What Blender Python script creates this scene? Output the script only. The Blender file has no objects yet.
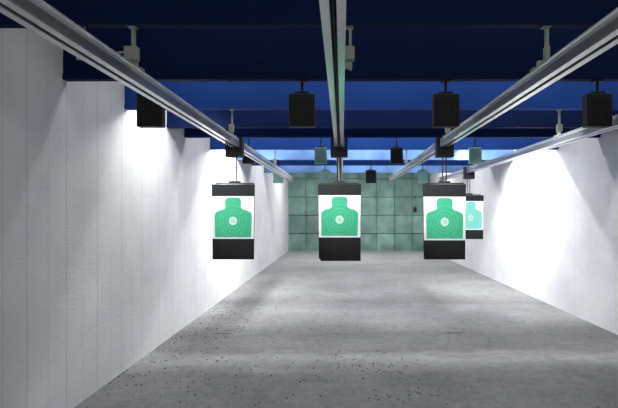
import bpy, bmesh, math, random
from mathutils import Vector, Matrix
random.seed(7)
S=bpy.context.scene
COL=S.collection
try:
    S.view_settings.view_transform='Standard'
    S.view_settings.look='None'
except Exception: pass
CH=1.6
# ---------------- materials ----------------
def mat(name,col,rough=.6,metal=0,var=.06,scale=8,bump=0,bscale=60,emit=None,es=0,stretch=(1,1,1),objvar=0,spec=.5):
    m=bpy.data.materials.new(name); m.use_nodes=True
    nt=m.node_tree; N=nt.nodes; L=nt.links
    b=N['Principled BSDF']; b.inputs['Roughness'].default_value=rough; b.inputs['Metallic'].default_value=metal
    b.inputs['Specular IOR Level'].default_value=spec
    tc=N.new('ShaderNodeTexCoord'); mp=N.new('ShaderNodeMapping'); mp.inputs['Scale'].default_value=stretch
    L.new(tc.outputs['Object'],mp.inputs['Vector'])
    n=N.new('ShaderNodeTexNoise'); n.inputs['Scale'].default_value=scale; n.inputs['Detail'].default_value=6
    L.new(mp.outputs[0],n.inputs['Vector'])
    r=N.new('ShaderNodeValToRGB')
    r.color_ramp.elements[0].position=.3; r.color_ramp.elements[1].position=.7
    r.color_ramp.elements[0].color=(*[max(0,c*(1-var)) for c in col],1)
    r.color_ramp.elements[1].color=(*[min(1,c*(1+var)) for c in col],1)
    L.new(n.outputs['Fac'],r.inputs['Fac'])
    if objvar:
        oi=N.new('ShaderNodeObjectInfo'); mr=N.new('ShaderNodeMapRange'); mr.inputs['To Min'].default_value=1-objvar; mr.inputs['To Max'].default_value=1+objvar
        L.new(oi.outputs['Random'],mr.inputs['Value'])
        vm=N.new('ShaderNodeVectorMath'); vm.operation='SCALE'; L.new(r.outputs[0],vm.inputs[0]); L.new(mr.outputs[0],vm.inputs['Scale'])
        L.new(vm.outputs[0],b.inputs['Base Color'])
        ad=N.new('ShaderNodeVectorMath'); ad.operation='ADD'; L.new(tc.outputs['Object'],ad.inputs[0]); L.new(oi.outputs['Location'],ad.inputs[1]); L.new(ad.outputs[0],mp.inputs['Vector'])
    else: L.new(r.outputs[0],b.inputs['Base Color'])
    if bump:
        n2=N.new('ShaderNodeTexNoise'); n2.inputs['Scale'].default_value=bscale; L.new(mp.outputs[0],n2.inputs['Vector'])
        bp=N.new('ShaderNodeBump'); bp.inputs['Strength'].default_value=bump; bp.inputs['Distance'].default_value=.01
        L.new(n2.outputs['Fac'],bp.inputs['Height']); L.new(bp.outputs[0],b.inputs['Normal'])
    if emit:
        b.inputs['Emission Color'].default_value=(*emit,1); b.inputs['Emission Strength'].default_value=es
    return m
M={}
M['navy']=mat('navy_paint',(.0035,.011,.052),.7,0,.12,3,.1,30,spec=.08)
M['navymid']=mat('navy_paint_half_lit',(.007,.026,.125),.7,0,.12,3,.1,30,spec=.08)  # baffle navy raised a little, some lamp light painted in
M['royal']=mat('navy_paint_lit',(.020,.072,.31),.7,0,.2,1.2,.1,30,spec=.08)  # same baffle paint with lamp light put in as brighter blue
M['pale']=mat('navy_paint_bright_lit',(.10,.19,.38),.7,0,.55,1.1,.1,30,spec=.08)  # strong lamp light and broken highlights painted into the baffle blue
M['black']=mat('black_coat',(.0035,.0035,.0045),.6,0,.2,20)
M['board']=mat('black_board',(.007,.007,.008),.8,0,.25,14)
M['alu']=mat('aluminium',(.82,.83,.84),.22,.45,.1,12,stretch=(1,.1,1))
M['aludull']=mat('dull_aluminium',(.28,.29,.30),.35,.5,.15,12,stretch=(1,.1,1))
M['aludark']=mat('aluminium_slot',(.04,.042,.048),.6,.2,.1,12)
M['bracket']=mat('pale_green_grey_paint',(.28,.32,.27),.5,0,.08,20)
M['greenbox']=mat('pale_green_box',(.20,.36,.31),.6,0,.1,20)
M['paper']=mat('white_paper',(.90,.91,.90),.8,0,.02,10)
M['green']=mat('green_ink',(.045,.46,.24),.7,0,.06,25)
M['cyan']=mat('pale_cyan_ink',(.25,.72,.62),.7,0,.06,25)  # lighter cyan print, used on the fourth target
M['ring']=mat('pale_ink',(.15,.58,.36),.7,0,.03,20)
M['bull']=mat('pale_centre_ink',(.62,.80,.71),.7,0,.03,20)
M['debris']=mat('dark_debris',(.03,.03,.032),.8,0,.3,50)
M['tube']=mat('tube_glow',(.9,.9,.9),.4,0,.01,5,emit=(1,1,1),es=1.2)
M['lens']=mat('lamp_glass',(.7,.75,.8),.2,0,.01,5,emit=(.9,.97,1),es=2)
M['housing']=mat('white_housing',(.75,.77,.78),.5,0,.03,9)
M['pad']=mat('green_rubber_pad',(.18,.30,.255),.8,0,.28,2.2,.35,9,objvar=.14)
M['padback']=mat('dark_backing',(.16,.23,.20),.9,0,.2,5)
M['ceil']=mat('ceiling_paint',(.03,.05,.15),.8,0,.1,3)
M['steel']=mat('plate_steel',(.2,.2,.21),.5,.3,.15,20)
M['plate']=mat('dusty_plate',(.16,.16,.16),.95,0,.3,20)

def math_node(N,L,op,a,b=None,c=None):
    n=N.new('ShaderNodeMath'); n.operation=op
    for i,v in enumerate((a,b,c)):
        if v is None: continue
        if isinstance(v,(int,float)): n.inputs[i].default_value=v
        else: L.new(v,n.inputs[i])
    return n.outputs[0]
def wall_material(name,pitch,phase,seam,zs=.18):
    m=bpy.data.materials.new(name); m.use_nodes=True
    nt=m.node_tree;N=nt.nodes;L=nt.links;b=N['Principled BSDF'];b.inputs['Roughness'].default_value=.75
    tc=N.new('ShaderNodeTexCoord'); sp=N.new('ShaderNodeSeparateXYZ'); L.new(tc.outputs['Object'],sp.inputs[0])
    def seamline(src,p,ph,wd):
        y=math_node(N,L,'MULTIPLY_ADD',src,1/p,ph)
        f=math_node(N,L,'FRACT',y)
        d=math_node(N,L,'ABSOLUTE',math_node(N,L,'SUBTRACT',f,.5))
        return math_node(N,L,'GREATER_THAN',d,.5-wd/p)
    g1=seamline(sp.outputs['Y'],pitch,phase,.003)
    g2=seamline(sp.outputs['Y'],pitch*2,phase/2,.004)
    g3=seamline(sp.outputs['Z'],1.2 if zs<.3 else .6,.52,.003)
    groove=math_node(N,L,'MINIMUM',math_node(N,L,'ADD',math_node(N,L,'ADD',math_node(N,L,'MULTIPLY',g1,.6),math_node(N,L,'MULTIPLY',g2,.4)),math_node(N,L,'MULTIPLY',g3,zs)),1.0)
    n=N.new('ShaderNodeTexNoise'); n.inputs['Scale'].default_value=1.2; n.inputs['Detail'].default_value=9; n.inputs['Roughness'].default_value=.66
    L.new(tc.outputs['Object'],n.inputs['Vector'])
    r=N.new('ShaderNodeValToRGB'); r.color_ramp.elements[0].position=.3; r.color_ramp.elements[1].position=.66
    r.color_ramp.elements[0].color=(.60,.602,.61,1); r.color_ramp.elements[1].color=(.74,.743,.748,1)
    L.new(n.outputs['Fac'],r.inputs['Fac'])
    mx=N.new('ShaderNodeMixRGB'); mx.inputs[2].default_value=(.26,.27,.29,1)
    L.new(math_node(N,L,'MULTIPLY',groove,seam),mx.inputs[0]); L.new(r.outputs[0],mx.inputs[1])
    L.new(mx.outputs[0],b.inputs['Base Color'])
    mp=N.new('ShaderNodeMapping'); mp.inputs['Scale'].default_value=(30,10,70); L.new(tc.outputs['Object'],mp.inputs[0])
    n2=N.new('ShaderNodeTexNoise'); n2.inputs['Scale'].default_value=1; n2.inputs['Detail'].default_value=4; L.new(mp.outputs[0],n2.inputs['Vector'])
    h=math_node(N,L,'SUBTRACT',math_node(N,L,'MULTIPLY',n2.outputs['Fac'],.9),math_node(N,L,'MULTIPLY',groove,.6))
    bp=N.new('ShaderNodeBump'); bp.inputs['Strength'].default_value=.4; bp.inputs['Distance'].default_value=.006
    L.new(h,bp.inputs['Height']); L.new(bp.outputs[0],b.inputs['Normal'])
    return m
def floor_material():
    m=bpy.data.materials.new('dusty_concrete'); m.use_nodes=True
    nt=m.node_tree;N=nt.nodes;L=nt.links;b=N['Principled BSDF'];b.inputs['Roughness'].default_value=.9
    b.inputs['Specular IOR Level'].default_value=.2
    tc=N.new('ShaderNodeTexCoord'); sp=N.new('ShaderNodeSeparateXYZ'); L.new(tc.outputs['Object'],sp.inputs[0])
    n=N.new('ShaderNodeTexNoise'); n.inputs['Scale'].default_value=1.3; n.inputs['Detail'].default_value=8; n.inputs['Roughness'].default_value=.6
    mp=N.new('ShaderNodeMapping'); mp.inputs['Scale'].default_value=(.6,1.6,1); L.new(tc.outputs['Object'],mp.inputs[0]); L.new(mp.outputs[0],n.inputs['Vector'])
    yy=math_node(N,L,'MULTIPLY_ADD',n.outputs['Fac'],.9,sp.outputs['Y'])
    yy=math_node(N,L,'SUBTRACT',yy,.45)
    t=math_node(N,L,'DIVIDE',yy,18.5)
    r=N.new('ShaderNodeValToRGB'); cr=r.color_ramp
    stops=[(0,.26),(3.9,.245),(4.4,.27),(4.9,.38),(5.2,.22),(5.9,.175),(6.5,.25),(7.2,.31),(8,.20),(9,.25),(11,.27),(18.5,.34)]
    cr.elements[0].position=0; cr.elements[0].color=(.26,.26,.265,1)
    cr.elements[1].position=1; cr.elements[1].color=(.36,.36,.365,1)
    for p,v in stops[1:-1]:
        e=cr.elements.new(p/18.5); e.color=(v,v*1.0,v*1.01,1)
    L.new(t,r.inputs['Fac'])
    n3=N.new('ShaderNodeTexNoise'); n3.inputs['Scale'].default_value=9; n3.inputs['Detail'].default_value=12; n3.inputs['Roughness'].default_value=.8
    L.new(tc.outputs['Object'],n3.inputs['Vector'])
    r3=N.new('ShaderNodeValToRGB'); r3.color_ramp.elements[0].position=.34; r3.color_ramp.elements[1].position=.61
    r3.color_ramp.elements[0].color=(.72,.72,.72,1); r3.color_ramp.elements[1].color=(1.06,1.06,1.06,1); L.new(n3.outputs['Fac'],r3.inputs['Fac'])
    mx=N.new('ShaderNodeMixRGB'); mx.blend_type='MULTIPLY'; mx.inputs[0].default_value=1
    L.new(r.outputs[0],mx.inputs[1]); L.new(r3.outputs[0],mx.inputs[2])
    n4=N.new('ShaderNodeTexNoise'); n4.inputs['Scale'].default_value=.9; n4.inputs['Detail'].default_value=7; n4.inputs['Roughness'].default_value=.6
    L.new(tc.outputs['Object'],n4.inputs['Vector'])
    r4=N.new('ShaderNodeValToRGB'); r4.color_ramp.elements[0].position=.38; r4.color_ramp.elements[1].position=.58
    r4.color_ramp.elements[0].color=(.84,.84,.84,1); r4.color_ramp.elements[1].color=(1.04,1.04,1.04,1); L.new(n4.outputs['Fac'],r4.inputs['Fac'])
    mx2=N.new('ShaderNodeMixRGB'); mx2.blend_type='MULTIPLY'; mx2.inputs[0].default_value=1
    L.new(mx.outputs[0],mx2.inputs[1]); L.new(r4.outputs[0],mx2.inputs[2]); L.new(mx2.outputs[0],b.inputs['Base Color'])
    bp=N.new('ShaderNodeBump'); bp.inputs['Strength'].default_value=.15; bp.inputs['Distance'].default_value=.01
    L.new(n3.outputs['Fac'],bp.inputs['Height']); L.new(bp.outputs[0],b.inputs['Normal'])
    return m
# ---------------- mesh helpers ----------------
def bx(bm,c,s,bev=0,mi=0):
    r=bmesh.ops.create_cube(bm,size=1,matrix=Matrix.Translation(c)@Matrix.Diagonal((*s,1)))
    vs=r['verts']
    if bev:
        es=list({e for v in vs for e in v.link_edges})
        bmesh.ops.bevel(bm,geom=es,offset=bev,segments=2,affect='EDGES',profile=.5)
def cyl(bm,c,r,h,axis='Z',seg=16):
    R={'Z':Matrix.Identity(4),'X':Matrix.Rotation(math.pi/2,4,'Y'),'Y':Matrix.Rotation(math.pi/2,4,'X')}[axis]
    bmesh.ops.create_cone(bm,cap_ends=True,segments=seg,radius1=r,radius2=r,depth=h,matrix=Matrix.Translation(c)@R)
def obj(name,bm,m,loc=(0,0,0),parent=None,smooth=False):
    me=bpy.data.meshes.new(name); bm.normal_update(); bm.to_mesh(me); bm.free()
    if smooth:
        for p in me.polygons: p.use_smooth=True
    me.materials.append(m)
    o=bpy.data.objects.new(name,me); o.location=loc; COL.objects.link(o)
    if parent: o.parent=parent
    return o
def empty(name,loc):
    o=bpy.data.objects.new(name,None); o.empty_display_size=.1; o.location=loc; COL.objects.link(o); return o
def tag(o,label,cat,group=None):
    o['label']=label; o['category']=cat
    if group: o['group']=group
# ---------------- room ----------------
XL,XR,YB,H=-2.19,3.59,18.5,3.7
Y0=-1.5
def slab(name,lo,hi,m):
    bm=bmesh.new(); c=[(a+b)/2 for a,b in zip(lo,hi)]; s=[b-a for a,b in zip(lo,hi)]
    bx(bm,c,s); o=obj(name,bm,m); o['kind']='structure'; return o
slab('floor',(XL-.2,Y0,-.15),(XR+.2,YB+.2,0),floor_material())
slab('ceiling',(XL-.2,Y0,H),(XR+.2,YB+.2,H+.15),M['ceil'])
slab('wall_left',(XL-.2,Y0,0),(XL,YB+.2,H),wall_material('left_planks',.225,.1,.6))
slab('wall_right',(XR,Y0,0),(XR+.2,YB+.2,H),wall_material('right_planks',.9,.3,.4,.5))
slab('wall_back',(XL,YB,0),(XR,YB+.2,H),M['padback'])
nc,nr=8,5
tw=(XR-XL)/nc; th=H/nr
base=None
for i in range(nc):
    for j in range(nr):
        loc=(XL+tw*(i+.5),YB-.045,th*(j+.5))
        if base is None:
            bm=bmesh.new()
            bx(bm,(0,0,0),(tw-.004,.09,th-.004))
            bmesh.ops.subdivide_edges(bm,edges=bm.edges[:],cuts=11,use_grid_fill=True)
            for v in bm.verts:
                if v.co.y<-.04:
                    u=abs(v.co.x)/(tw/2); w=abs(v.co.z)/(th/2)
                    v.co.y=-.045+.045*(1-(1-u**2)*(1-w**2))
            base=obj('padded_wall_panel',bm,M['pad'],loc,smooth=True)
            tag(base,'grey-green rubber padded square panel on the end wall','wall panel','padded panels on the end wall')
        else:
            o=base.copy(); COL.objects.link(o); o.location=loc
            o.rotation_euler=(random.uniform(-.04,.0),0,random.uniform(-.03,.03))
            o.location.y-=.016
# ---------------- baffles ----------------
def baffle(y0,y1,zb,m):
    bm=bmesh.new()
    bx(bm,(0,0,0),(XR-XL,y1-y0,H-zb),.004)
    bx(bm,(0,-(y1-y0)/2-.004,-(H-zb)/2+.02),(XR-XL,.008,.04))
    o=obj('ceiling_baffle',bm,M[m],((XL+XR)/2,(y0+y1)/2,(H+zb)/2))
    tag(o,{'navy':'dark navy painted steel baffle hanging across the ceiling','navymid':'navy steel baffle with some light painted into its blue, hanging across the ceiling','royal':'navy steel baffle with light painted in as brighter royal blue, hanging across the ceiling','pale':'navy baffle with strong light painted in as pale blue, hanging across the ceiling'}[m],'baffle','ceiling baffles')
    return o
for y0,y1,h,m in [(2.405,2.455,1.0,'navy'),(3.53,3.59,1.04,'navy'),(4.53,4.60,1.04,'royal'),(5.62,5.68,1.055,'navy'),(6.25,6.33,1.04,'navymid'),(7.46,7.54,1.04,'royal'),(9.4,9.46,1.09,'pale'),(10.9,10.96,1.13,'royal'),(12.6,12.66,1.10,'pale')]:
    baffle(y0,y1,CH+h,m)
# ---------------- rails ----------------
LANES=[-1.12,-.03,1.07,2.2]
RB=.68; RT=.765
def rail(x):
    L=9.5; y0=.4
    root=empty('target_rail',(x,y0,CH+RB))
    w=.064;h=RT-RB
    bm=bmesh.new()
    bx(bm,(0,L/2,h-.003),(w+.018,L,.006))
    for s in(-1,1):
        bx(bm,(s*(w/2-.003),L/2,h-.017),(.006,L,.022))
        bx(bm,(s*(w/2+.003),L/2,.003),(.018,L,.006))
        bx(bm,(s*(w/2-.013),L/2,.003),(.014,L,.006))
    obj('channel',bm,M['alu'],parent=root)
    bm=bmesh.new()
    for s in(-1,1):
        bx(bm,(s*(w/2-.006),L/2,.031),(.006,L,.050))
    obj('side_web',bm,M['aludull'],parent=root)
    bm=bmesh.new(); bx(bm,(0,L/2,.058),(.040,L,.03)); 
    obj('slot_liner',bm,M['aludark'],parent=root)
    bm=bmesh.new()
    cyl(bm,(0,L/2,.030),.0035,L,'Y',8)
    obj('drive_cable',bm,M['steel'],parent=root)
    bm=bmesh.new(); bx(bm,(0,L+.02,h/2),(w+.03,.04,h+.02),.004)
    obj('end_stop',bm,M['bracket'],parent=root)
    tag(root,'silver aluminium target track with a slot underneath','rail','target tracks')
for x in LANES: rail(x)
def hanger(x,y,hh=1.04,dx=0,w=.05):
    root=empty('rail_hanger',(x,y,CH+RT))
    d=hh-RT
    bm=bmesh.new(); bx(bm,(dx+.005,0,d/2),(.014,.025,d-.004)); bx(bm,(dx,0,d-.004),(.04,.04,.006))
    obj('post',bm,M['bracket'],parent=root)
    bm=bmesh.new(); bx(bm,(dx,-.01,.085),(w,.045,.075),.006); bx(bm,(dx/2,0,.03),(.03+abs(dx),.03,.04),.003); bx(bm,(0,0,.006),(.09,.05,.008))
    obj('clamp_box',bm,M['bracket'],parent=root)
    tag(root,'pale grey-green steel bracket clamping a target track to a baffle','bracket','rail brackets')
for x,dx,w in zip(LANES,(-.01,.07,.03,.0),(.07,.055,.024,.05)):
    hanger(x,2.43,1.0,dx,w); hanger(x,4.565); hanger(x,7.5)
def cable(name,pts,r,m,label):
    cu=bpy.data.curves.new(name,'CURVE'); cu.dimensions='3D'; cu.bevel_depth=r; cu.bevel_resolution=3
    s=cu.splines.new('BEZIER'); s.bezier_points.add(len(pts)-1)
    for bp,p in zip(s.bezier_points,pts): bp.co=p; bp.handle_left_type=bp.handle_right_type='AUTO'
    tmp=bpy.data.objects.new('tmp',cu); COL.objects.link(tmp)
    dg=bpy.context.evaluated_depsgraph_get(); me=bpy.data.meshes.new_from_object(tmp.evaluated_get(dg)); bpy.data.objects.remove(tmp)
    me.materials.clear(); me.materials.append(m)
    o=bpy.data.objects.new(name,me); COL.objects.link(o); tag(o,label,'cable'); return o
zt=CH+RT
cable('cable',[(-1.163,2.405,zt+.09),(-1.23,2.33,zt+.05),(-1.30,2.25,zt-.0),(-1.36,2.33,zt+.05),(-1.38,2.40,zt+.14),(-1.39,2.43,zt+.236)],.006,M['bracket'],'thin grey cable looped from a bracket up to the baffle')
# ---------------- lamps ----------------
def lamp(x,y,ztop,zhang,m=None,w=.195,h=.25,label='black box floodlight hanging on a rod below the baffle',power=0,aim=None):
    m=m or M['black']
    root=empty('floodlight',(x,y,CH+zhang))
    zt=ztop-zhang
    bm=bmesh.new()
    bx(bm,(0,0,zt-h/2),(w,.07,h),.008)
    bx(bm,(0,-.036,zt-h*.5),(w*.82,.006,h*.8),.002)
    for k in range(5):
        bx(bm,((k-2)*w/7,-.040,zt-h/2),(.004,.004,h*.7))
    obj('housing',bm,m,parent=root)
    bm=bmesh.new()
    cyl(bm,(0,0,zt/2+.01),.011,abs(zt)-.01,'Z',10)
    bx(bm,(0,0,-.006),(.07,.055,.01))
    bx(bm,(0,0,zt+.012),(w*.5,.04,.012))
    for s in(-1,1): bx(bm,(s*w*.25,0,zt+.004),(.012,.04,.02))
    obj('hanging_bracket',bm,M['black'],parent=root)
    bm=bmesh.new(); bx(bm,(0,.037,zt-h/2),(w*.85,.006,h*.8),.002)
    obj('lens',bm,M['lens'] if power else m,parent=root)
    tag(root,label,'floodlight','hanging floodlights')
    if power:
        ld=bpy.data.lights.new('flood_beam','SPOT'); ld.energy=power; ld.spot_size=math.radians(44 if aim[1]<6 else 24); ld.spot_blend=.8; ld.shadow_soft_size=.07
        ld.color=(.96,.99,1)
        lo=bpy.data.objects.new('flood_beam',ld); COL.objects.link(lo)
        lo.location=(x,y+.06,CH+ztop-h*.5)
        dd=Vector(aim)-lo.location; lo.rotation_euler=dd.to_track_quat('-Z','Y').to_euler()
    return root
for k,(x,lx) in enumerate(zip([-1.51,-.315,.82,2.02],LANES)):
    if k<3: lamp(x,3.56,.93,1.04,power=130,aim=(lx,4.7,1.68),h=.26,w=.205)
    else: lamp(x,3.56,.93,1.04,power=520,aim=(lx+.08,7.8,1.60),h=.26,w=.205)
GB='pale green box floodlight hanging on a long rod from the ceiling'
BB='small black box floodlight hanging on a long rod from the ceiling'
for x,g in zip([-1.45,-.33,.85,2.07],[0,1,0,1]):
    lamp(x,7.0,1.0,2.1,M['greenbox'] if g else M['black'],w=.19,h=.25,label=GB if g else BB)
for x,g in zip([-1.5,-.4,.68,1.9],[1,1,0,1]):
    lamp(x,10.6,.98,2.1,M['greenbox'] if g else M['black'],w=.24,h=.30,label=GB if g else BB)
# ---------------- carriers & targets ----------------
def carrier(x,y):
    root=empty('target_carrier',(x,y,CH+RB))
    bm=bmesh.new()
    bx(bm,(0,0,-.057),(.18,.10,.104),.008)
    for s in(-1,1): bx(bm,(s*.072,0,.045),(.034,.10,.10),.004)
    bx(bm,(0,-.052,-.057),(.13,.006,.08),.002)
    obj('motor_box',bm,M['black'],parent=root)
    bm=bmesh.new(); bx(bm,(0,0,.002),(.010,.08,.02)); 
    for s in(-1,1): cyl(bm,(0,s*.025,.016),.008,.02,'X',12)
    obj('trolley_wheel',bm,M['steel'],parent=root)
    bm=bmesh.new()
    for s in(-1,1): cyl(bm,(s*.018,0,-.235),.007,.26,'Z',8)
    bx(bm,(0,0,-.367),(.12,.03,.022),.003)
    obj('hanging_rod',bm,M['black'],parent=root)
    bm=bmesh.new(); bx(bm,(0,.0,-.381),(.40,.022,.012)); 
    obj('clamp_bar',bm,M['black'],parent=root)
    tag(root,'black motorised target carrier hanging from the aluminium track','target carrier','target carriers')
def flat(name,pts,y,m,parent,loc=(0,0,0)):
    bm=bmesh.new(); vs=[bm.verts.new((p[0],y,p[1])) for p in pts]; f=bm.faces.new(vs)
    r=bmesh.ops.extrude_face_region(bm,geom=[f]); 
    for v in [e for e in r['geom'] if isinstance(e,bmesh.types.BMVert)]: v.co.y+=.0012
    bmesh.ops.recalc_face_normals(bm,faces=bm.faces[:])
    return obj(name,bm,m,loc,parent)
def ell(cx,cz,rx,rz,n=40): return [(cx+rx*math.cos(2*math.pi*k/n),cz+rz*math.sin(2*math.pi*k/n)) for k in range(n)]
def target(x,y,top,hb,ptop,ph,low=None,dx=0,label='',ink='green'):
    root=empty('shooting_target',(x,y,CH+top))
    W=.45
    bm=bmesh.new()
    bx(bm,(0,0,-hb/2),(W,.014,hb),.003)
    for v in bm.verts:
        t=-v.co.z/hb
        v.co.x*=1-.04*t
    obj('backing_board',bm,M['board'],parent=root)
    pw=.425
    z1=-ptop; z0=z1-ph
    paper=flat('paper_sheet',[(-pw/2-.004,z0),(pw/2+.004,z0),(pw/2+.008,z1),(-pw/2-.008,z1)],-.0095,M['paper'],root)
    half=[(.44,.04),(.45,.30),(.455,.53),(.445,.59),(.41,.63),(.33,.662),(.25,.687),(.21,.71),(.19,.735),(.185,.77),(.195,.81),(.197,.88),(.182,.93),(.14,.962),(.07,.970)]
    pts=[(a*pw,z0+b*ph) for a,b in half]+[(0,z0+.973*ph)]+[(-a*pw,z0+b*ph) for a,b in reversed(half)]
    sil=flat('silhouette_print',pts,-.0112,M[ink],paper)
    bm=bmesh.new(); cx,cz=0,z0+.42*ph
    for rx,rz in[(.33,.37),(.25,.27),(.17,.19)]:
        n=48; w=.005
        for k in range(n):
            if k%4==3: continue
            a0=2*math.pi*k/n;a1=2*math.pi*(k+1)/n
            q=[]
            for rr,a in((0,a0),(0,a1),(w,a1),(w,a0)):
                q.append(bm.verts.new((cx+(rx*pw-rr)*math.cos(a),-.0118,cz+(rz*ph-rr)*math.sin(a))))
            bm.faces.new(q)
    obj('scoring_rings',bm,M['ring'],parent=paper)
    flat('bullseye',ell(cx,cz,.10*pw,.10*ph),-.0130,M['bull'],paper)
    bm=bmesh.new()
    for k in range(24):
        a0=2*math.pi*k/24;a1=2*math.pi*(k+1)/24;q=[]
        for rr,a in((.018,a0),(.018,a1),(.012,a1),(.012,a0)):
            q.append(bm.verts.new((cx+rr*math.cos(a),-.0150,cz+rr*math.sin(a))))
        bm.faces.new(q)
    obj('centre_ring',bm,M['ring'],parent=paper)
    if low:
        bm=bmesh.new(); bx(bm,(dx,-.0135,-hb+low/2-.02),(W*.93,.008,low),.002)
        obj('lower_board',bm,M['board'],parent=root)
    tag(root,label,'target','paper targets')
tl='black board with a white paper target printed with a green torso'
TY=4.7
for x in LANES[:3]: carrier(x,TY)
carrier(LANES[3]+.0,7.8)
target(LANES[0]-.015,TY,.29,.785,.125,.445,label=tl)
target(LANES[1]+.005,TY,.29,.78,.115,.44,low=.235,dx=.01,label='black board with green torso target and extra black lower panel')
target(LANES[2],TY,.29,.785,.13,.455,label=tl)
target(LANES[3]+.03,7.8,.29,.76,.10,.50,label='black board with pale cyan torso target beside the white wall',ink='cyan')
# ---------------- ceiling lights ----------------
def batten(y,energy,size_y=.12,color=(.985,.99,1)):
    root=empty('fluorescent_light',((XL+XR)/2,y,H))
    Lx=5.0
    bm=bmesh.new(); bx(bm,(0,0,-.028),(Lx,.12,.05),.005); obj('housing',bm,M['housing'],parent=root)
    bm=bmesh.new()
    for s in(-1,1): cyl(bm,(0,s*.03,-.07),.013,Lx-.06,'X',12)
    for s in(-1,1): bx(bm,(s*(Lx/2-.02),0,-.065),(.03,.1,.035),.003)
    obj('tube',bm,M['tube'],parent=root)
    tag(root,'white fluorescent batten light fixed to the ceiling, the nearest one added as unseen fill','ceiling light','ceiling lights')
    ld=bpy.data.lights.new('batten_light','AREA'); ld.shape='RECTANGLE'; ld.size=Lx; ld.size_y=size_y; ld.energy=energy; ld.color=color
    lo=bpy.data.objects.new('batten_light',ld); COL.objects.link(lo); lo.location=((XL+XR)/2,y,H-.1)
batten(.9,16)  # added unseen fill light near the camera, not a known fixture
batten(3.0,14)
batten(4.1,28)
batten(5.2,50)
batten(6.9,52)
batten(8.5,160)
batten(11.8,100)
batten(15.5,200)
# added unseen lights that brighten the walls, hung low between the baffles
def washer(side,y,energy,ly=.5,off=1.4,z=2.86,aim=(.9,-.6),spread=180):
    xw=XL if side<0 else XR
    x=xw-side*off
    root=empty('added_washer_light',(x,y,H))
    d=H-z
    bm=bmesh.new(); bx(bm,(0,0,-d+.10),(.12,.5,.08),.01)
    for s in(-1,1): cyl(bm,(0,s*.18,-(d-.14)/2-.001),.008,d-.14,'Z',10)
    obj('housing',bm,M['housing'],parent=root)
    bm=bmesh.new(); bx(bm,(side*.063,0,-d+.10),(.006,.44,.06)); obj('diffuser',bm,M['tube'],parent=root)
    tag(root,'added white wall washer light, hung on rods unseen between the baffles','ceiling light','added wall washer lights')
    ld=bpy.data.lights.new('added_wash_beam','AREA'); ld.shape='RECTANGLE'; ld.size=.08; ld.size_y=ly; ld.energy=energy; ld.spread=math.radians(spread)
    lo=bpy.data.objects.new('added_wash_beam',ld); COL.objects.link(lo); lo.location=(x+side*.09,y,z+.08)
    dd=Vector((side*aim[0],0,aim[1]))
    zax=-dd.normalized(); yax=Vector((0,1,0)); xax=yax.cross(zax).normalized()
    lo.rotation_euler=Matrix((xax,yax,zax)).transposed().to_euler()
washer(-1,5.1,14,.4,.9,2.86,(.9,-1.2),140)
washer(-1,8.6,85,.6,1.3,2.86,(.9,-1.1),125)
washer(1,8.9,80,.8,1.3,2.86,(.9,-1.2),125)
# ---------------- debris ----------------
bm=bmesh.new()
def fleck(x,y,s):
    x=min(max(x,XL+.02),XR-.02)
    a=random.random()*6.28; n=random.choice((4,5,6)); 
    top=[];bot=[]
    for k in range(n):
        r=s*random.uniform(.6,1.2); t=a+6.28*k/n
        bot.append(bm.verts.new((x+r*math.cos(t),y+r*math.sin(t)*random.uniform(.7,1.3),.0005)))
        top.append(bm.verts.new((x+.6*r*math.cos(t),y+.6*r*math.sin(t),.0005+s*.5)))
    bm.faces.new(top)
    for k in range(n): bm.faces.new((bot[k],bot[(k+1)%n],top[(k+1)%n],top[k]))
for i in range(420):
    fleck(XL+.03+abs(random.gauss(0,.5)),random.gauss(6.1,1.4),random.uniform(.003,.012))
for i in range(36):
    cx=random.gauss(-.5,1.2); cy=random.uniform(3.6,5.0)
    for k in range(random.randint(4,18)):
        fleck(random.gauss(cx,.22),random.gauss(cy,.13),random.choice((.003,.004,.006,.008,.011)))
for cx in(-1.3,-.1,1.4):
    for k in range(60): fleck(random.gauss(cx,.35),random.gauss(6.1,.25),random.uniform(.003,.009))
for i in range(900): fleck(random.uniform(XL+.05,XR-.05),random.gauss(6.1,.6),random.uniform(.002,.006))
for i in range(900): fleck(random.uniform(XL+.05,3.2),random.uniform(3.4,4.9),random.uniform(.002,.005))
for i in range(300): fleck(random.uniform(XL+.05,XR-.05),random.uniform(3.4,10),random.uniform(.002,.006))
o=obj('floor_debris',bm,M['debris']); o['kind']='stuff'; tag(o,'dark scattered target scraps and grit on the concrete floor','debris')
for i,(x,y) in enumerate([(-1.55,5.95),(-.03,5.95),(1.5,6.0)]):
    bm=bmesh.new(); bx(bm,(0,0,.003),(.20,.07,.006),.002)
    for s in(-1,1): cyl(bm,(s*.08,0,.007),.008,.004,'Z',8)
    p=obj('floor_plate',bm,M['plate'],(x,y,0)); tag(p,'small dusty steel plate fixed flat on the concrete floor','plate','floor plates')
bm=bmesh.new(); bx(bm,(0,-.03,-.1),(.12,.05,.2),.01); bx(bm,(0,-.02,.2),(.012,.012,.42)); bx(bm,(0,-.03,.42),(.06,.05,.04),.005)
o=obj('wall_sensor',bm,M['black'],(2.98,YB-.1,CH+.2)); tag(o,'small black box hanging on the padded end wall','sensor')
# ---------------- world & camera ----------------
w=bpy.data.worlds.new('world'); S.world=w; w.use_nodes=True
w.node_tree.nodes['Background'].inputs[0].default_value=(1,.995,1,1); w.node_tree.nodes['Background'].inputs[1].default_value=.40
cd=bpy.data.cameras.new('camera'); cd.sensor_width=36; cd.lens=450/618*36; cd.shift_x=-33/618; cd.shift_y=8/618; cd.clip_start=.05
c=bpy.data.objects.new('camera',cd); c.location=(0,0,CH); c.rotation_euler=(math.pi/2,0,0); COL.objects.link(c); S.camera=c
